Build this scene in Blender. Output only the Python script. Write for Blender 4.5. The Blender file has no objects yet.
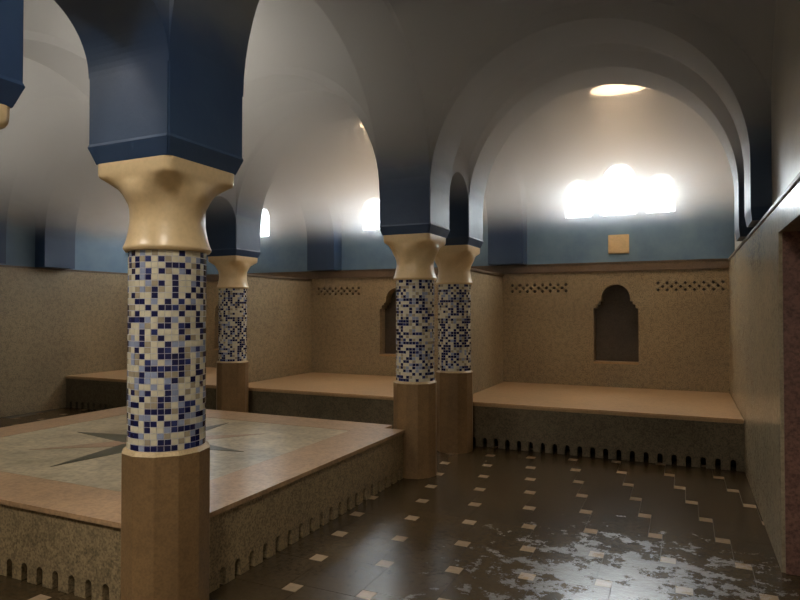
import bpy, bmesh, math, random
from mathutils import Vector, Matrix
random.seed(7)
scn = bpy.context.scene
COL = scn.collection
PI = math.pi

# ------------------------------------------------------------------ camera
cam_d = bpy.data.cameras.new('camera'); cam = bpy.data.objects.new('camera', cam_d); COL.objects.link(cam)
cam.location = (0, 0, 1.6)
cam.rotation_euler = (math.radians(90.95), 0, math.radians(24.7))
cam_d.sensor_width = 36; cam_d.lens = 620 / 800 * 36; cam_d.clip_start = 0.02
scn.camera = cam
# ------------------------------------------------------------------ world, exposure
w = bpy.data.worlds.new('world'); scn.world = w; w.use_nodes = True
w.node_tree.nodes['Background'].inputs[0].default_value = (0.6, 0.7, 0.9, 1)
w.node_tree.nodes['Background'].inputs[1].default_value = 0.0
scn.view_settings.view_transform = 'Standard'; scn.view_settings.look = 'None'
scn.view_settings.exposure = 0.36; scn.view_settings.gamma = 1.0; scn.view_settings.use_curve_mapping = False
scn.cycles.use_denoising = True
scn.cycles.max_bounces = 10; scn.cycles.volume_bounces = 2; scn.cycles.diffuse_bounces = 5
scn.cycles.sample_clamp_indirect = 4
LAMP_ALCOVE = 60.0      # emission of the round ceiling lights over the benches
LAMP_FRONT = 125.0; LAMP_HALL = 36.0         # emission of the ceiling lights over the hall
WIN = 26.0              # daylight behind the frosted window panes
HAZE = 0.35            # steam under the vaults

# ------------------------------------------------------------------ materials
def srgb(r, g, b):
    f = lambda c: (c / 255 / 12.92) if c / 255 <= .04045 else ((c / 255 + .055) / 1.055) ** 2.4
    return (f(r), f(g), f(b), 1)
class NT:
    def __init__(s, name):
        s.m = bpy.data.materials.new(name); s.m.use_nodes = True
        s.t = s.m.node_tree; s.b = s.t.nodes['Principled BSDF']
    def n(s, typ, **kw):
        nd = s.t.nodes.new(typ)
        for k, v in kw.items(): setattr(nd, k, v)
        return nd
    def l(s, a, b): s.t.links.new(a, b)
    def pos(s):
        return s.n('ShaderNodeNewGeometry').outputs['Position']
    def noise(s, vec, scale, detail=3, rough=.55):
        nd = s.n('ShaderNodeTexNoise'); nd.inputs['Scale'].default_value = scale
        nd.inputs['Detail'].default_value = detail; nd.inputs['Roughness'].default_value = rough
        s.l(vec, nd.inputs['Vector']); return nd.outputs['Fac']
    def ramp(s, fac, stops):
        nd = s.n('ShaderNodeValToRGB'); cr = nd.color_ramp
        while len(cr.elements) < len(stops): cr.elements.new(.5)
        for e, (p, c) in zip(cr.elements, stops): e.position = p; e.color = c
        s.l(fac, nd.inputs['Fac']); return nd.outputs['Color']
    def mix(s, a, b, fac, typ='MIX'):
        nd = s.n('ShaderNodeMix', data_type='RGBA', blend_type=typ)
        for sock, v in ((nd.inputs['Factor'], fac), (nd.inputs[6], a), (nd.inputs[7], b)):
            if hasattr(v, 'links'): s.l(v, sock)
            else: sock.default_value = v
        return nd.outputs[2]
    def bump(s, h, strength, dist=.01):
        nd = s.n('ShaderNodeBump'); nd.inputs['Strength'].default_value = strength
        nd.inputs['Distance'].default_value = dist
        s.l(h, nd.inputs['Height']); s.l(nd.outputs['Normal'], s.b.inputs['Normal'])
G = lambda v: (v, v, v, 1)

def stone(name, c, c2, speck=.5, sscale=160, rough=.5, blotch=1.4, bump=.25, dark=.55, spec=.4):
    k = NT(name); p = k.pos()
    a = k.ramp(k.noise(p, blotch, 4), [(.33, c), (.67, c2)])
    sp = k.ramp(k.noise(p, sscale, 2, .6), [(.36, G(1 - speck * dark)), (.5, G(1)), (.68, G(1 + speck * .35))])
    sp2 = k.ramp(k.noise(p, sscale / 4, 3, .6), [(.38, G(1 - speck * .3)), (.55, G(1.04))])
    col = k.mix(k.mix(a, sp, 1.0, 'MULTIPLY'), sp2, 1.0, 'MULTIPLY')
    k.l(col, k.b.inputs['Base Color'])
    k.b.inputs['Roughness'].default_value = rough
    k.b.inputs['Specular IOR Level'].default_value = spec
    if bump: k.bump(k.noise(p, sscale * .8, 2), bump, .004)
    return k.m
M = {}
M['wall_stone'] = stone('speckled_wall_stone', srgb(160, 144, 116), srgb(146, 132, 108), .6, 70, .42)
M['wall_polished'] = stone('polished_wall_stone', srgb(182, 168, 140), srgb(166, 154, 130), .3, 60, .22, spec=.6)
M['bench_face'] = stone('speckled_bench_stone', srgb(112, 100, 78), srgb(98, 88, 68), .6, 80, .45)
M['platform_face'] = stone('speckled_platform_stone', srgb(156, 136, 102), srgb(138, 121, 92), .7, 75, .45)
M['bench_top'] = stone('warm_seat_stone', srgb(186, 154, 116), srgb(174, 144, 108), .2, 60, .35)
M['border'] = stone('rose_border_stone', srgb(176, 144, 110), srgb(162, 132, 100), .3, 40, .32, 2.2)
M['field'] = stone('pale_marble_field', srgb(188, 174, 144), srgb(150, 138, 112), .35, 22, .3, 3.0)
M['star_dark'] = stone('dark_green_inlay', srgb(74, 72, 52), srgb(62, 62, 46), .3, 40, .3)
M['star_rose'] = stone('rose_inlay', srgb(168, 134, 104), srgb(150, 124, 96), .3, 40, .3)
M['pedestal'] = stone('brown_pedestal_stone', srgb(136, 108, 74), srgb(120, 95, 65), .25, 90, .4, 2.5, .15)
M['lip'] = stone('pale_mortar_lip', srgb(190, 168, 130), srgb(176, 152, 116), .2, 90, .5)
M['capital'] = stone('cream_capital_plaster', srgb(222, 196, 152), srgb(212, 186, 144), .06, 40, .3, 2.5, .05, spec=.5)
M['cornice'] = stone('brown_cornice_stone', srgb(112, 96, 80), srgb(98, 84, 70), .25, 60, .4)
M['jamb'] = stone('red_brown_jamb_stone', srgb(146, 108, 94), srgb(124, 92, 82), .6, 60, .55)
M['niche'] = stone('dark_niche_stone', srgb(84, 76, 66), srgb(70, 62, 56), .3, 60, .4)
M['void'] = stone('hollow_shade_black', srgb(26, 22, 18), srgb(18, 16, 14), .1, 60, .7)  # near-black: the shade inside the hollow bases, put into the colour
M['grout'] = stone('floor_grout', srgb(84, 74, 58), srgb(70, 62, 50), .1, 60, .5)
M['plate'] = stone('beige_plate', srgb(216, 190, 146), srgb(206, 180, 138), .1, 60, .5)

def paint(name, blue, blue2, grey, grey2, rough=.45, line=3.05):
    """tadelakt plaster: blue coat brushed up to a ragged line, pale plaster above"""
    k = NT(name); p = k.pos()
    sep = k.n('ShaderNodeSeparateXYZ'); k.l(p, sep.inputs[0])
    nz = k.noise(p, 2.3, 4)
    add = k.n('ShaderNodeMath', operation='MULTIPLY_ADD'); k.l(nz, add.inputs[0]); add.inputs[1].default_value = .5
    k.l(sep.outputs['Z'], add.inputs[2])
    mr = k.n('ShaderNodeMapRange'); k.l(add.outputs[0], mr.inputs['Value'])
    mr.inputs['From Min'].default_value = line + .25 - .13; mr.inputs['From Max'].default_value = line + .25 + .13
    cb = k.ramp(k.noise(p, 1.7, 5, .6), [(.3, blue), (.7, blue2)])
    cg = k.ramp(k.noise(p, 1.1, 4, .6), [(.3, grey), (.7, grey2)])
    k.l(k.mix(cb, cg, mr.outputs[0]), k.b.inputs['Base Color'])
    k.b.inputs['Roughness'].default_value = rough
    k.b.inputs['Specular IOR Level'].default_value = .45
    k.bump(k.noise(p, 9, 4, .6), .12, .02)
    return k.m
M['arch'] = paint('blue_arch_plaster', srgb(40, 61, 94), srgb(52, 74, 103), srgb(104, 106, 108), srgb(94, 96, 98))
M['lunette'] = paint('blue_wall_plaster', srgb(112, 140, 162), srgb(86, 114, 144), srgb(172, 166, 156), srgb(156, 150, 142), .5, 3.02)
M['vault'] = stone('grey_vault_plaster', srgb(122, 124, 124), srgb(110, 112, 112), .04, 30, .5, 1.0, .05)

M['pale'] = stone('pale_wall_plaster', srgb(196, 194, 184), srgb(180, 178, 170), .05, 30, .32, 1.2, .1)
def tile(name, c, rough=.15):
    k = NT(name); p = k.pos()
    k.l(k.mix(c, G(.72), k.noise(p, 35, 1), 'MULTIPLY'), k.b.inputs['Base Color'])
    k.b.inputs['Roughness'].default_value = rough
    return k.m
MOS = [(tile('cream_glass_tile', srgb(228, 220, 194)), .41), (tile('navy_glass_tile', srgb(28, 32, 80)), .33),
       (tile('sand_glass_tile', srgb(176, 164, 140)), .13), (tile('pale_blue_glass_tile', srgb(158, 168, 196)), .12),
       (tile('blue_glass_tile', srgb(52, 62, 116)), .05)]
M['mos_grout'] = stone('pale_mosaic_grout', srgb(206, 204, 210), srgb(196, 194, 200), .05, 60, .6)

def wet_floor(name, c, c2, wet=True):
    k = NT(name); p = k.pos()
    a = k.ramp(k.noise(p, 1.2, 5, .6), [(.3, c), (.7, c2)])
    sp = k.ramp(k.noise(p, 30, 4), [(.3, G(.86)), (.7, G(1.1))])
    k.l(k.mix(a, sp, 1.0, 'MULTIPLY'), k.b.inputs['Base Color'])
    # damp everywhere, one broken film of standing water in front of the right bench
    vd = k.n('ShaderNodeVectorMath', operation='DISTANCE'); k.l(p, vd.inputs[0]); vd.inputs[1].default_value = (-.28, 3.75, 0)
    pud = k.noise(p, 5.5, 9, .76)
    sm = k.n('ShaderNodeMath', operation='MULTIPLY_ADD'); k.l(vd.outputs['Value'], sm.inputs[0]); sm.inputs[1].default_value = .17; k.l(pud, sm.inputs[2])
    r = k.n('ShaderNodeMapRange'); k.l(sm.outputs[0], r.inputs['Value'])
    r.inputs['From Min'].default_value = .585; r.inputs['From Max'].default_value = .61
    r.inputs['To Min'].default_value = 1; r.inputs['To Max'].default_value = 0
    rr = k.n('ShaderNodeMapRange'); k.l(r.outputs[0], rr.inputs['Value'])
    rr.inputs['To Min'].default_value = .25; rr.inputs['To Max'].default_value = .3
    k.l(rr.outputs[0], k.b.inputs['Roughness'])
    k.b.inputs['Coat Roughness'].default_value = .25; k.b.inputs['Coat IOR'].default_value = 2.2; k.l(r.outputs[0], k.b.inputs['Coat Weight'])
    sl = k.n('ShaderNodeMapRange'); k.l(r.outputs[0], sl.inputs['Value']); sl.inputs['To Min'].default_value = .2; sl.inputs['To Max'].default_value = 1.0
    k.l(sl.outputs[0], k.b.inputs['Specular IOR Level'])
    bs = k.n('ShaderNodeMapRange'); k.l(r.outputs[0], bs.inputs['Value'])
    bs.inputs['To Min'].default_value = .06; bs.inputs['To Max'].default_value = .35
    rip = k.noise(p, 9, 6, .7); k.bump(rip, .35, .06)
    k.l(bs.outputs[0], [n for n in k.t.nodes if n.type == 'BUMP'][0].inputs['Strength'])
    return k.m
M['floor'] = wet_floor('wet_brown_floor_tile', srgb(78, 64, 43), srgb(64, 52, 35))
M['floor_inset'] = wet_floor('wet_beige_inset', srgb(172, 148, 120), srgb(152, 132, 106))

def emit(name, c, s, base=G(.8)):
    k = NT(name); k.b.inputs['Base Color'].default_value = base
    k.b.inputs['Emission Color'].default_value = c; k.b.inputs['Emission Strength'].default_value = s
    return k.m
M['pane'] = emit('daylit_frosted_glass', (.86, .95, 1, 1), WIN)
M['lamp'] = emit('warm_lamp_diffuser', (1, .70, .42, 1), LAMP_ALCOVE)
M['lamp_hall'] = emit('warm_hall_diffuser', (1, .92, .80, 1), LAMP_HALL)
M['lamp_front'] = emit('warm_entrance_diffuser', (1, .92, .80, 1), LAMP_FRONT)
M['frame'] = stone('white_frame', srgb(214, 208, 196), srgb(204, 198, 186), .05, 60, .4)

# ------------------------------------------------------------------ helpers
def link(name, me, mats, parent=None, loc=None):
    o = bpy.data.objects.new(name, me); COL.objects.link(o)
    for m in (mats if isinstance(mats, (list, tuple)) else [mats]): me.materials.append(m)
    if parent: o.parent = parent
    if loc: o.location = loc
    return o
def from_bm(name, bm, mats, parent=None, smooth=False, loc=None):
    bmesh.ops.recalc_face_normals(bm, faces=bm.faces)
    me = bpy.data.meshes.new(name); bm.to_mesh(me); bm.free()
    if smooth:
        for p in me.polygons: p.use_smooth = True
    return link(name, me, mats, parent, loc)
def struct(o): o['kind'] = 'structure'; return o
def tag(o, label, cat, group=None):
    o['label'] = label; o['category'] = cat
    if group: o['group'] = group
    return o
def empty(name, loc, label=None, cat=None, group=None):
    o = bpy.data.objects.new(name, None); COL.objects.link(o); o.location = loc; o.empty_display_size = .2
    if label: tag(o, label, cat, group)
    return o
def boxes(bm, x0, x1, y0, y1, z0, z1, bev=0):
    r = bmesh.ops.create_cube(bm, size=1)
    vs = r['verts']
    for v in vs:
        v.co = Vector(((x0 + x1) / 2 + v.co.x * (x1 - x0), (y0 + y1) / 2 + v.co.y * (y1 - y0), (z0 + z1) / 2 + v.co.z * (z1 - z0)))
    if bev:
        es = list({e for v in vs for e in v.link_edges})
        bmesh.ops.bevel(bm, geom=es, offset=bev, segments=2, affect='EDGES', clamp_overlap=True)
def box(name, x0, x1, y0, y1, z0, z1, mat, parent=None, bev=0):
    bm = bmesh.new(); boxes(bm, x0, x1, y0, y1, z0, z1, bev)
    return from_bm(name, bm, mat, parent)
def plate(name, loops, t, frame, mat, parent=None, bev=0):
    """flat slab with holes. loops: 2D outlines (first is the outer one). frame: (origin, u, v) and the slab grows along u x v by t."""
    cu = bpy.data.curves.new('tmp', 'CURVE'); cu.dimensions = '2D'; cu.fill_mode = 'BOTH'
    cu.extrude = t / 2
    for lp in loops:
        s = cu.splines.new('POLY'); s.points.add(len(lp) - 1); s.use_cyclic_u = True
        for p, q in zip(s.points, lp): p.co = (q[0], q[1], 0, 1)
    o = bpy.data.objects.new('tmp', cu); COL.objects.link(o)
    dg = bpy.context.evaluated_depsgraph_get(); dg.update()
    me = bpy.data.meshes.new_from_object(o.evaluated_get(dg))
    bpy.data.objects.remove(o); bpy.data.curves.remove(cu)
    org, u, v = (Vector(a) for a in frame); n = u.cross(v)
    mat4 = Matrix((u, v, n)).transposed().to_4x4()
    bm = bmesh.new(); bm.from_mesh(me); bpy.data.meshes.remove(me)
    bmesh.ops.remove_doubles(bm, verts=bm.verts, dist=1e-5)
    for f in bm.faces: f.smooth = False
    for vt in bm.verts:
        vt.co = org + (mat4 @ (vt.co + Vector((0, 0, t / 2))))
    return from_bm(name, bm, mat, parent)
XZ = ((1, 0, 0), (0, 0, 1))      # u x v = -y
YZ = ((0, 1, 0), (0, 0, 1))      # u x v = +x

# ------------------------------------------------------------------ the plan
XL, X1, X2, XR = -9.30, -5.63, -2.42, .525       # left wall, two column lines, right wall
YB = 9.20; YF = -1.25
Y0, Y1, Y2, Y3 = 1.185, 2.40, 5.62, 6.76         # the four column lines
H = .265                                         # half a pier
ZS = 2.75                                        # springing of the arches
ZT = 5.0
WALLH = 2.28
XRU, XLU, YBU, YFU = XR + .07, XL - .05, YB + .06, YF - .05   # upper walls stand a little back
BENCH = .52; BY = 7.02

# floor: grout bed and a pinwheel of large tiles with small insets
box('floor', XL - .1, XR + .9, YF - .1, YB + .1, -.2, -.004, M['grout'])['kind'] = 'structure'
bm = bmesh.new()
L_, T_ = .43, .094
ox, oy = -2.30, 6.125
g = .0018
def quad(x, y, w, mi):
    vs = [bm.verts.new((x + a, y + b, 0)) for a, b in ((g, g), (w - g, g), (w - g, w - g), (g, w - g))]
    f = bm.faces.new(vs); f.material_index = mi
    vb = [bm.verts.new((v.co.x, v.co.y, -.006)) for v in vs]
    for i in range(4):
        ff = bm.faces.new((vs[i], vb[i], vb[(i + 1) % 4], vs[(i + 1) % 4])); ff.material_index = mi
for i in range(-40, 40):
    for j in range(-40, 40):
        x = ox + i * L_ + j * T_; y = oy + i * T_ - j * L_
        if XL - .2 < x < XR + .5 and YF - .2 < y < YB:
            quad(x - T_ / 2, y - T_ / 2, T_, 1)
            quad(x + T_ / 2, y + T_ / 2 - L_, L_, 0)
o = from_bm('floor_tiles', bm, [M['floor'], M['floor_inset']]); o['kind'] = 'structure'; o.name = 'floor_tiles'

# ------------------------------------------------------------------ lower walls
alcoves = [(-2.51, XR, -.94), (-5.93, -2.67, -4.30), (XL, -6.09, -7.72)]     # x0, x1, centre of niche and window
def arc(cx, cz, r, a0, a1, n):
    return [(cx + r * math.cos(math.radians(a0 + (a1 - a0) * i / n)), cz + r * math.sin(math.radians(a0 + (a1 - a0) * i / n))) for i in range(n + 1)]
def niche_outline(cx):
    lp = [(cx - .30, .87), (cx + .30, .87), (cx + .30, 1.628), (cx + .262, 1.628), (cx + .262, 1.684), (cx + .226, 1.684), (cx + .226, 1.728), (cx + .19, 1.728)]
    lp += arc(cx, 1.775, .19, 0, 180, 20)
    lp += [(cx - .19, 1.728), (cx - .226, 1.728), (cx - .226, 1.684), (cx - .262, 1.684), (cx - .262, 1.628), (cx - .30, 1.628)]
    return lp
def diamond(cx, cz, r): return [(cx - r, cz), (cx, cz - r), (cx + r, cz), (cx, cz + r)]
loops = [[(XL, 0), (XR, 0), (XR, WALLH - .1), (XL, WALLH - .1)]]
NX = {0: -.89, 1: -4.30, 2: -7.80}
for k, (x0, x1, cx) in enumerate(alcoves):
    loops.append(niche_outline(NX[k]))
    for vx in ((x0 + .145, 1), (x1 - .07, -1)):
        for r, z in enumerate((1.975, 1.9275, 1.88)):
            for i in range(8 if r != 1 else 7):
                loops.append(diamond(vx[0] + vx[1] * (.113 * i + (.0565 if r == 1 else 0)), z, .027))
struct(plate('wall_back', loops, .2, ((0, YB + .2, 0), *XZ), M['wall_stone']))
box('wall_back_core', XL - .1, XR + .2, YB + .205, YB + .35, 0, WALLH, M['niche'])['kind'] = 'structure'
for k in NX:
    n = NX[k]
    struct(box('trim_niche_sill', n - .3, n + .3, YB - .008, YB + .19, .845, .872, M['bench_top'], bev=.004))
# right wall with the doorway
struct(plate('wall_right', [[(YF, 0), (3.25, 0), (3.25, 2.08), (4.44, 2.08), (4.44, 0), (YB, 0), (YB, WALLH - .03), (YF, WALLH - .03)]], .2,
             ((XR, 0, 0), *YZ), M['wall_polished']))
bm = bmesh.new()
boxes(bm, XR + .205, XR + .9, 4.445, 4.6, 0, 2.2); boxes(bm, XR + .205, XR + .9, 3.05, 3.245, 0, 2.2)
boxes(bm, XR + .205, XR + .9, 3.25, 4.44, 2.085, 2.2); boxes(bm, XR + .75, XR + .9, 3.25, 4.44, 0, 2.08)
boxes(bm, XR + .02, XR + .204, 4.425, 4.44, 0, 2.08); boxes(bm, XR + .02, XR + .204, 3.25, 3.265, 0, 2.08)
struct(from_bm('door_1', bm, M['jamb']))
box('wall_left', XL - .2, XL, YF, YB, 0, WALLH - .03, M['wall_stone'])['kind'] = 'structure'
box('wall_front', XL, XR, YF - .2, YF, 0, WALLH - .03, M['wall_stone'])['kind'] = 'structure'
for xw in (-2.59, -6.01):
    struct(box('wall_partition', xw - .08, xw + .08, BY + .04, YB - .002, 0, 2.11, M['wall_stone']))
    struct(box('trim_partition_cap', xw - .105, xw + .105, BY + .02, YB - .03, 2.11, 2.145, M['cornice'], bev=.006))
# cornices
def cornice(name, x0, x1, y0, y1, lip):
    bm = bmesh.new(); boxes(bm, x0, x1, y0, y1, WALLH - .13, WALLH - .016, .003)
    boxes(bm, x0 - lip[0], x1 + lip[1], y0 - lip[2], y1 + lip[3], WALLH - .016, WALLH, .003)
    struct(from_bm(name, bm, M['cornice']))
cornice('trim_cornice_back', XL + .0, XR - .0, YB - .03, YB - .001, (0, 0, .012, .08))
for nm, a in (('trim_cornice_right', (XR - .012, XR + .09, YF, YB - .05)), ('trim_cornice_left', (XL - .06, XL + .012, YF, YB - .05)),
              ('trim_cornice_front', (XL + .02, XR - .02, YF - .08, YF + .012))):
    struct(box(nm, a[0], a[1], a[2], a[3], WALLH - .03, WALLH, M['cornice'], bev=.004))

# ------------------------------------------------------------------ upper walls, windows
def arched(cx, hw, z0, z1):
    return [(cx - hw, z0), (cx + hw, z0)] + arc(cx, z1 - hw, hw, 0, 180, 16)
wins = []
loops = [[(XL - .2, WALLH - .001), (XRU + .2, WALLH - .001), (XRU + .2, ZT), (XL - .2, ZT)]]
for k, (x0, x1, cx) in enumerate(alcoves):
    w3 = [arched(cx + .09 - .55, .19, 2.95, 3.50), arched(cx + .09, .25, 2.95, 3.72), arched(cx + .09 + .55, .19, 2.95, 3.50)]
    wins.append(w3); loops += w3
struct(plate('wall_back_upper', loops, .2, ((0, YBU + .2, 0), *XZ), M['lunette']))
for k, w3 in enumerate(wins):
    e = empty('window_%d' % (k + 1), (0, 0, 0)); e['kind'] = 'structure'
    e.location = (alcoves[k][2] + .06, YBU + .12, 2.95)
    for lp in w3:
        cx = sum(p[0] for p in lp[:2]) / 2
        f = plate('pane', [lp], .012, ((0, YBU + .132, 0), *XZ), M['pane'], None)
        inner = [((p[0] - cx) * .9 + cx, 2.95 + .02 + (p[1] - 2.95) * .94) for p in lp]
        fr = plate('window_frame', [lp, inner], .03, ((0, YBU + .115, 0), *XZ), M['frame'], None)
        for q in (f, fr):
            q.parent = e; q.location = -e.location
struct(box('wall_right_upper', XRU, XRU + .2, YF - .2, YB, WALLH + .001, ZT, M['pale']))
struct(box('wall_left_upper', XLU - .2, XLU, YF - .2, YB, WALLH + .001, ZT, M['lunette']))
struct(box('wall_front_upper', XL, XRU, YFU - .2, YFU, WALLH + .001, ZT, M['lunette']))
# pilasters on the walls
def pilaster(x0, x1, y0, y1, foot=False):
    bm = bmesh.new(); f0 = .10 if foot else .004; boxes(bm, x0, x1, y0, y1, WALLH + f0, ZT)
    if not foot: struct(from_bm('trim_pilaster', bm, M['arch'])); return
    c = (x0 + x1) / 2, (y0 + y1) / 2
    # tapered foot
    vs = []
    for z, k in ((WALLH + .10, 1), (WALLH + .004, .82)):
        vs.append([bm.verts.new((c[0] + (x - c[0]) * k, c[1] + (y - c[1]) * k, z)) for x, y in ((x0, y0), (x1, y0), (x1, y1), (x0, y1))])
    for i in range(4): bm.faces.new((vs[0][i], vs[1][i], vs[1][(i + 1) % 4], vs[0][(i + 1) % 4]))
    bm.faces.new(vs[1])
    struct(from_bm('trim_pilaster', bm, M['arch']))
PX = XR - .07; PXL = XL + .18; PY = YB - .2; PYF = YF + .2
for y in (Y0, Y1, Y2, Y3):
    pilaster(PX, XRU, y - H, y + H, True); pilaster(XLU, PXL, y - H, y + H)
for x in (X1, X2):
    pilaster(x - H, x + H, PY, YBU); pilaster(x - H, x + H, YFU, PYF)
# arches between piers
def arch(name, a, b, c, axis):
    """web over the opening from a to b along the axis, c = the centre of its thickness"""
    r = (b - a) / 2; m = (a + b) / 2
    lp = [(a, ZT), (a, ZS)] + arc(m, ZS, r, 180, 0, 40)[1:-1] + [(b, ZS), (b, ZT)]
    fr = ((0, c + H, 0), *XZ) if axis == 'x' else ((c - H, 0, 0), *YZ)
    o = struct(plate(name, [lp], 2 * H, fr, M['arch']))
    return o
for y in (Y0, Y1, Y2, Y3):
    for a, b in ((PXL, X1 - H), (X1 + H, X2 - H), (X2 + H, PX)): arch('trim_arch', a, b, y, 'x')
for x in (X1, X2):
    for a, b in ((PYF, Y0 - H), (Y0 + H, Y1 - H), (Y1 + H, Y2 - H), (Y2 + H, Y3 - H), (Y3 + H, PY)): arch('trim_arch', a, b, x, 'y')
# vaults
def vault(x0, x1, y0, y1, drop=0):
    hx, hy = (x1 - x0) / 2, (y1 - y0) / 2; cx, cy = (x0 + x1) / 2, (y0 + y1) / 2
    R2 = hx * hx + hy * hy + .22
    N = 28; bm = bmesh.new(); gv = []
    for i in range(N + 1):
        row = []
        for j in range(N + 1):
            u = -math.cos(PI * i / N); v = -math.cos(PI * j / N)
            dx, dy = hx * u, hy * v
            row.append(bm.verts.new((cx + dx, cy + dy, ZS + math.sqrt(R2 - dx * dx - dy * dy))))
        gv.append(row)
    for i in range(N):
        for j in range(N): bm.faces.new((gv[i][j], gv[i][j + 1], gv[i + 1][j + 1], gv[i + 1][j]))
    o = struct(from_bm('ceiling', bm, M['vault'], smooth=True))
    md = o.modifiers.new('thick', 'SOLIDIFY'); md.thickness = .05; md.offset = -1 if o.data.polygons[0].normal.z < 0 else 1
    return ZS + math.sqrt(R2)
cellsx = [(XLU, X1 - H), (X1 + H, X2 - H), (X2 + H, XRU)]
cellsy = [(YFU, Y0 - H), (Y0 + H, Y1 - H), (Y1 + H, Y2 - H), (Y2 + H, Y3 - H), (Y3 + H, YBU)]
crown = {}
for i, (a, b) in enumerate(cellsx):
    for j, (c, d) in enumerate(cellsy): crown[i, j] = ((a + b) / 2, (c + d) / 2, vault(a, b, c, d))

# ------------------------------------------------------------------ columns
def lathe_mesh(name, rfun, zs, n):
    bm = bmesh.new(); rings = []
    for z in zs:
        rings.append([bm.verts.new((rfun(2 * PI * i / n, z) * math.cos(2 * PI * i / n), rfun(2 * PI * i / n, z) * math.sin(2 * PI * i / n), z)) for i in range(n)])
    for a, b in zip(rings, rings[1:]):
        for i in range(n): bm.faces.new((a[i], a[(i + 1) % n], b[(i + 1) % n], b[i]))
    bm.faces.new(rings[0][::-1]); bm.faces.new(rings[-1])
    return bm
def interp(tab, z):
    if z <= tab[0][0]: return tab[0][1]
    if z >= tab[-1][0]: return tab[-1][1]
    i = next(k for k in range(len(tab) - 1) if z <= tab[k + 1][0])
    (a, va), (b, vb) = tab[i], tab[i + 1]
    sl = lambda k: 0 if k <= 0 or k >= len(tab) - 1 or (tab[k][1] - tab[k - 1][1]) * (tab[k + 1][1] - tab[k][1]) <= 0 else (tab[k + 1][1] - tab[k - 1][1]) / (tab[k + 1][0] - tab[k - 1][0])
    h = b - a; t = (z - a) / h
    return ((2 * t**3 - 3 * t**2 + 1) * va + (t**3 - 2 * t**2 + t) * h * sl(i) + (-2 * t**3 + 3 * t**2) * vb + (t**3 - t**2) * h * sl(i + 1))
ZP, ZC0, ZC1 = .915, 1.895, 2.33     # top of pedestal, foot and top of capital
RF = [(1.895, .206), (1.91, .215), (1.935, .206), (1.975, .195), (2.05, .184), (2.11, .188), (2.17, .208), (2.24, .236), (2.33, .243)]
WSQ = [(2.07, 0), (2.11, .03), (2.15, .22), (2.19, .5), (2.235, .85), (2.265, 1), (2.4, 1)]
GR = [(2.09, 0), (2.15, .024), (2.195, .040), (2.235, .024), (2.26, 0), (2.4, 0)]
BO = [(2.04, 0), (2.12, .016), (2.17, .026), (2.21, .014), (2.245, 0), (2.4, 0)]
def cap_r(th, z):
    rf = interp(RF, z); w = interp(WSQ, z)
    a = (th + PI / 4) % (PI / 2) - PI / 4          # angle from the face centre
    sq = min(rf / math.cos(a), rf * 1.36)
    d = PI / 4 - abs(a)                            # angle from the corner
    r = rf * (1 - w) + sq * w
    r -= interp(GR, z) * math.exp(-(d / .20) ** 2)
    r += interp(BO, z) * math.exp(-(a / .36) ** 2)
    return r
zs = [1.895, 1.899, 1.905, 1.912] + [1.92 + i * .0115 for i in range(36)] + [2.33]
zs = [z for z in zs if z <= 2.33]
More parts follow.
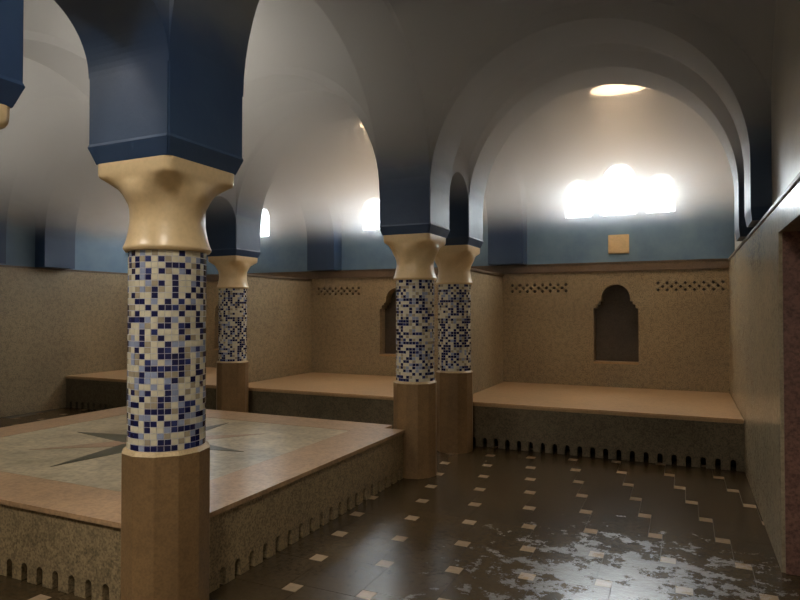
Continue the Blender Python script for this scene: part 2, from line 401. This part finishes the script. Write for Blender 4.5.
def build_column():
    root = empty('column', (0, 0, 0))
    # pedestal: twelve-sided stone sleeve with fine open joints on its edges
    bm = bmesh.new(); n = 12; R = .216
    bmesh.ops.create_cone(bm, segments=n, radius1=R, radius2=R, depth=ZP - .02, cap_ends=True, matrix=Matrix.Translation((0, 0, (ZP - .02) / 2)) )
    bmesh.ops.bevel(bm, geom=[e for e in bm.edges if abs(e.verts[0].co.z - e.verts[1].co.z) > .1], offset=.003, segments=1, affect='EDGES')
    from_bm('pedestal', bm, M['pedestal'], root)
    bm = bmesh.new()
    bmesh.ops.create_cone(bm, segments=n, radius1=R + .001, radius2=R - .022, depth=.02, cap_ends=True, matrix=Matrix.Translation((0, 0, ZP - .01)))
    lip = from_bm('pedestal_lip', bm, M['lip'], root); lip['label'] = 'pale bevelled mortar edge on top of the pedestal'
    # shaft covered in glass mosaic
    bm = bmesh.new(); nt = 37; rr = .188
    bmesh.ops.create_cone(bm, segments=92, radius1=rr, radius2=rr, depth=ZC0 - ZP + .005, cap_ends=False, matrix=Matrix.Translation((0, 0, (ZC0 + ZP) / 2)))
    rows = 33; ph = (ZC0 - ZP) / rows; rnd = random.Random(11)
    for f in bm.faces: f.material_index = 5
    cum = []; s = 0
    for _, p in MOS: s += p; cum.append(s)
    for j in range(rows):
        off = rnd.uniform(-.06, .06)
        for i in range(nt):
            a0 = 2 * PI * (i + .06 + off) / nt; a1 = 2 * PI * (i + .94 + off) / nt
            z0 = ZP + ph * (j + .07); z1 = ZP + ph * (j + .93)
            q = rnd.random() * s; mi = next(k for k, c in enumerate(cum) if q <= c)
            ro = rr + .0022
            top = [bm.verts.new((ro * math.cos(a), ro * math.sin(a), z)) for a, z in ((a0, z0), (a1, z0), (a1, z1), (a0, z1))]
            e = .004; base = [bm.verts.new((rr * math.cos(a), rr * math.sin(a), z)) for a, z in ((a0 - e, z0 - .0008), (a1 + e, z0 - .0008), (a1 + e, z1 + .0008), (a0 - e, z1 + .0008))]
            f = bm.faces.new(top); f.material_index = mi
            for t in range(4):
                f = bm.faces.new((base[t], base[(t + 1) % 4], top[(t + 1) % 4], top[t])); f.material_index = mi
    me = bpy.data.meshes.new('shaft'); bm.to_mesh(me); bm.free()
    sh = link('shaft', me, [m for m, _ in MOS] + [M['mos_grout']], root)
    sh['label'] = 'round shaft covered in small cream, navy and blue glass mosaic'
    cp = from_bm('capital', lathe_mesh('capital', cap_r, zs, 96), M['capital'], root, smooth=True)
    cp['label'] = 'cream plaster capital, square above and round below'
    # blue pier above the capital with a slanted foot
    bm = bmesh.new()
    secs = [(2.325, .243), (2.405, .271), (2.42, .265), (ZT, .265)]
    rings = [[bm.verts.new((sx * h, sy * h, z)) for sx, sy in ((-1, -1), (1, -1), (1, 1), (-1, 1))] for z, h in secs]
    for a, b in zip(rings, rings[1:]):
        for i in range(4): bm.faces.new((a[i], a[(i + 1) % 4], b[(i + 1) % 4], b[i]))
    bm.faces.new(rings[0][::-1]); bm.faces.new(rings[-1])
    bmesh.ops.bevel(bm, geom=[e for e in bm.edges if abs(e.verts[0].co.z - e.verts[1].co.z) > .002], offset=.008, segments=2, affect='EDGES')
    pr = from_bm('impost_pier', bm, M['arch'], root); pr['label'] = 'square blue painted pier with slanted foot above the capital'
    return root
proto = build_column()
def copy_tree(o):
    r = o.copy(); COL.objects.link(r)
    for ch in list(o.children):
        c = ch.copy(); COL.objects.link(c); c.parent = r
    return r
cols = [(X2, Y1, 'nearest mosaic column, with cream capital, at the front corner of the low platform', 0),
        (X2, Y2, 'mosaic column at the right corner of the low platform, dark blue block above', 90),
        (X2, Y3, 'mosaic column at the left end of the right bench, just behind the platform corner column', 180),
        (X1, Y3, 'farthest mosaic column, at the left end of the middle bench', 270),
        (X2, Y0, 'column whose blue pier foot shows at the top left edge of the photo', 90),
        (X1, Y2, 'mosaic column behind the far corner of the platform, hidden by the nearest column', 0),
        (X1, Y1, 'mosaic column at the left corner of the platform beyond the photo edge', 180),
        (X1, Y0, 'mosaic column in front of the left platform corner beyond the photo edge', 270)]
for i, (x, y, lab, rot) in enumerate(cols):
    c = proto if i == 0 else copy_tree(proto)
    c.location = (x, y, 0); c.rotation_euler = (0, 0, math.radians(rot))
    tag(c, lab, 'column', 'mosaic columns of the bath hall')

# ------------------------------------------------------------------ stone benches and platform
def holes_outline(a, b, z1, pitch=.135, hw=.026, hh=.11, margin=.09):
    n = int((b - a - 2 * margin) / pitch) + 1
    st = (a + b) / 2 - (n - 1) * pitch / 2
    lp = [(a, .002)]
    for i in range(n):
        c = st + i * pitch
        lp += [(c - hw, .002)] + arc(c, hh - hw, hw, 180, 0, 8) + [(c + hw, .002)]
    lp += [(b, .002), (b, z1), (a, z1)]
    return lp
bl = ['long warm stone bench along the back wall of the right alcove', 'stone bench along the back wall of the middle alcove, behind the platform',
      'stone bench in the far left alcove, against the left wall']
for k, (x0, x1, cx) in enumerate(alcoves):
    e = empty('stone_bench', ((x0 + x1) / 2, (BY + YB) / 2, 0), bl[k], 'bench', 'stone benches of the alcoves')
    fx0 = x0 if k != 1 else x0; g2 = .003
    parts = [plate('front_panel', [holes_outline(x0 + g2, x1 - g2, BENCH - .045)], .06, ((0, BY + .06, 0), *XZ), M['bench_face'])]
    parts.append(box('shade_sheet', x0 + .01, x1 - .01, BY + .25, BY + .3, .003, BENCH - .05, M['void']))  # added dark sheet, paints the shade seen through the front openings
    parts.append(box('seat_slab', x0 + g2, x1 - g2, BY - .02, YB - .004, BENCH - .045, BENCH, M['bench_top'], bev=.01))
    for p in parts: p.parent = e; p.location = -e.location

PX0, PX1, PY0, PY1, PH = -6.02, -2.45, 2.42, 5.55, .463
e = empty('stone_platform', ((PX0 + PX1) / 2, (PY0 + PY1) / 2, 0), 'large low square stone platform with an eight pointed star inlaid on top', 'platform')
P = []
nt_ = .30   # notch for the columns at the corners
def notched(x0, x1, y0, y1):
    cs = [(X1, Y1), (X2, Y1), (X2, Y2), (X1, Y2)]; k = .226
    # outline running round the four columns where they cut the corner
    out = []
    out += [(x0, Y1 + k), (X1 + k, Y1 + k), (X1 + k, y0)]
    out += [(X2 - k, y0), (X2 - k, Y1 + k), (x1, Y1 + k)]
    out += [(x1, Y2 - k), (X2 - k, Y2 - k), (X2 - k, y1)]
    out += [(X1 + k, y1), (X1 + k, Y2 - k), (x0, Y2 - k)]
    return out
def frame_xy(z): return ((0, 0, z), (1, 0, 0), (0, 1, 0))
ov = .018
k = .226
P.append(plate('side_panel', [holes_outline(X1 + k, X2 - k, PH - .03)], .05, ((0, PY0 + .05, 0), *XZ), M['platform_face']))
P.append(plate('side_panel', [holes_outline(X1 + k, X2 - k, PH - .03)], .05, ((0, PY1, 0), *XZ), M['platform_face']))
P.append(plate('side_panel', [holes_outline(Y1 + k, Y2 - k, PH - .03)], .05, ((PX1 - .05, 0, 0), *YZ), M['platform_face']))
P.append(plate('side_panel', [holes_outline(Y1 + k, Y2 - k, PH - .03)], .05, ((PX0, 0, 0), *YZ), M['platform_face']))
P.append(box('shade_block', PX0 + .47, PX1 - .28, PY0 + .3, PY1 - .35, .003, PH - .035, M['void']))  # added dark block, its colour stands for the shade behind the side openings
bw = .44
fld = [(PX0 + bw, PY0 + bw * .9), (PX1 - bw, PY0 + bw * .9), (PX1 - bw, PY1 - bw * .9), (PX0 + bw, PY1 - bw * .9)]
P.append(plate('border_slab', [notched(PX0 - ov, PX1 + ov, PY0 - ov, PY1 + ov), fld], .028, frame_xy(PH - .028), M['border']))
fi = [(fld[0][0] + .004, fld[0][1] + .004), (fld[1][0] - .004, fld[1][1] + .004), (fld[2][0] - .004, fld[2][1] - .004), (fld[3][0] + .004, fld[3][1] - .004)]
P.append(plate('marble_field', [fi], .027, frame_xy(PH - .028), M['field']))
sx, sy = -4.20, 4.02
def arm(ang, ln, hw, wi, z0, t):
    a = math.radians(ang); c, s = math.cos(a), math.sin(a)
    pts = [(0, 0), (wi, -hw), (ln, 0), (wi, hw)]
    return [[(sx + c * x - s * y, sy + s * x + c * y) for x, y in pts]], t, frame_xy(z0)
for i in range(4):
    l, t, f = arm(45 + 90 * i, .95, .13, .20, PH - .0008, .0012)
    P.append(plate('star_arm', l, t, f, M['star_rose'])); P[-1]['label'] = 'rose coloured star arm'
for i in range(4):
    l, t, f = arm(90 * i, .97, .15, .21, PH - .0006, .0020)
    P.append(plate('star_arm', l, t, f, M['star_dark'])); P[-1]['label'] = 'dark green star arm'
for p in P: p.parent = e; p.location = -e.location

# ------------------------------------------------------------------ lamps
def lamp(x, y, z, rad, mat, label, group, sy=1):
    e = empty('ceiling_light', (x, y, z), label, 'ceiling light', group)
    bm = bmesh.new()
    prof = [(rad, .0), (rad + .03, -.01), (rad + .04, .01), (rad + .04, .22), (rad, .22)]
    n = 48; rings = [[bm.verts.new((r * math.cos(2 * PI * i / n), sy * r * math.sin(2 * PI * i / n), zz)) for i in range(n)] for r, zz in prof]
    for a, b in zip(rings, rings[1:] + rings[:1]):
        for i in range(n): bm.faces.new((a[i], b[i], b[(i + 1) % n], a[(i + 1) % n]))
    from_bm('lamp_housing', bm, M['frame'], e, smooth=False)
    bm = bmesh.new()
    bmesh.ops.create_cone(bm, segments=48, radius1=rad - .002, radius2=rad - .002, depth=.02, cap_ends=True, matrix=Matrix.Translation((0, 0, .012)) @ Matrix.Diagonal((1, sy, 1, 1)))
    from_bm('diffuser', bm, mat, e)
ll = ['glowing oval ceiling light above the triple window of the right alcove', 'oval ceiling light in the vault of the middle alcove', 'oval ceiling light in the vault of the far left alcove']
for k in range(3):
    cx, cy, cz = crown[2 - k, 4]
    lamp(cx + .05 if k == 0 else cx, cy - .05, cz - .23, .34, M['lamp'], ll[k], 'alcove ceiling lights', .72)
hl = {(1, 2): 'round ceiling light in the vault above the star platform', (0, 2): 'round ceiling light in the vault left of the platform',
      (2, 0): 'round ceiling light in the vault over the entrance corner', (1, 0): 'round ceiling light in the vault in front of the platform'}
for (i, j), lab in hl.items():
    cx, cy, cz = crown[i, j]
    lamp(cx, cy, cz - .13, .28, M['lamp_front'] if j == 0 else M['lamp_hall'], lab, 'hall ceiling lights')

# ------------------------------------------------------------------ wall plate above the right bench
e = empty('wall_plate', (-.85, YBU, 2.40), 'small square beige plate on the blue wall under the bright triple window', 'plate')
box('backplate', -.14, .14, -.02, -.002, 0, .27, M['plate'], e, .004)
for s in (-1, 1): box('panel', *( (-.13, -.004) if s < 0 else (.004, .13)), -.032, -.0205, .01, .26, M['plate'], e, .004)

# ------------------------------------------------------------------ steam gathered under the vaults
def steam(z0, z1, d):
    k = NT('steam'); t = k.t; t.nodes.remove(k.b)
    v = k.n('ShaderNodeVolumeScatter'); v.inputs['Color'].default_value = (1, 1, 1, 1)
    v.inputs['Anisotropy'].default_value = .35
    sep = k.n('ShaderNodeSeparateXYZ'); k.l(k.pos(), sep.inputs[0])
    mr = k.n('ShaderNodeMapRange', interpolation_type='SMOOTHSTEP'); k.l(sep.outputs['Z'], mr.inputs['Value'])
    mr.inputs['From Min'].default_value = 2.62; mr.inputs['From Max'].default_value = 3.4; mr.inputs['To Max'].default_value = d
    # thicker towards the heated alcoves
    my = k.n('ShaderNodeMapRange', interpolation_type='SMOOTHSTEP'); k.l(sep.outputs['Y'], my.inputs['Value'])
    my.inputs['From Min'].default_value = 2.4; my.inputs['From Max'].default_value = 6.4; my.inputs['To Min'].default_value = .75; my.inputs['To Max'].default_value = 2.9
    mm = k.n('ShaderNodeMath', operation='MULTIPLY'); k.l(mr.outputs[0], mm.inputs[0]); k.l(my.outputs[0], mm.inputs[1])
    k.l(mm.outputs[0], v.inputs['Density'])
    k.l(v.outputs[0], t.nodes['Material Output'].inputs['Volume'])
    o = box('steam', XLU - .1, XRU + .1, YFU - .1, YBU + .05, z0, z1, k.m)
    o['kind'] = 'stuff'; o['label'] = 'warm steam gathered under the vaults'; o['category'] = 'steam'
if HAZE: steam(2.60, ZT - .01, HAZE)
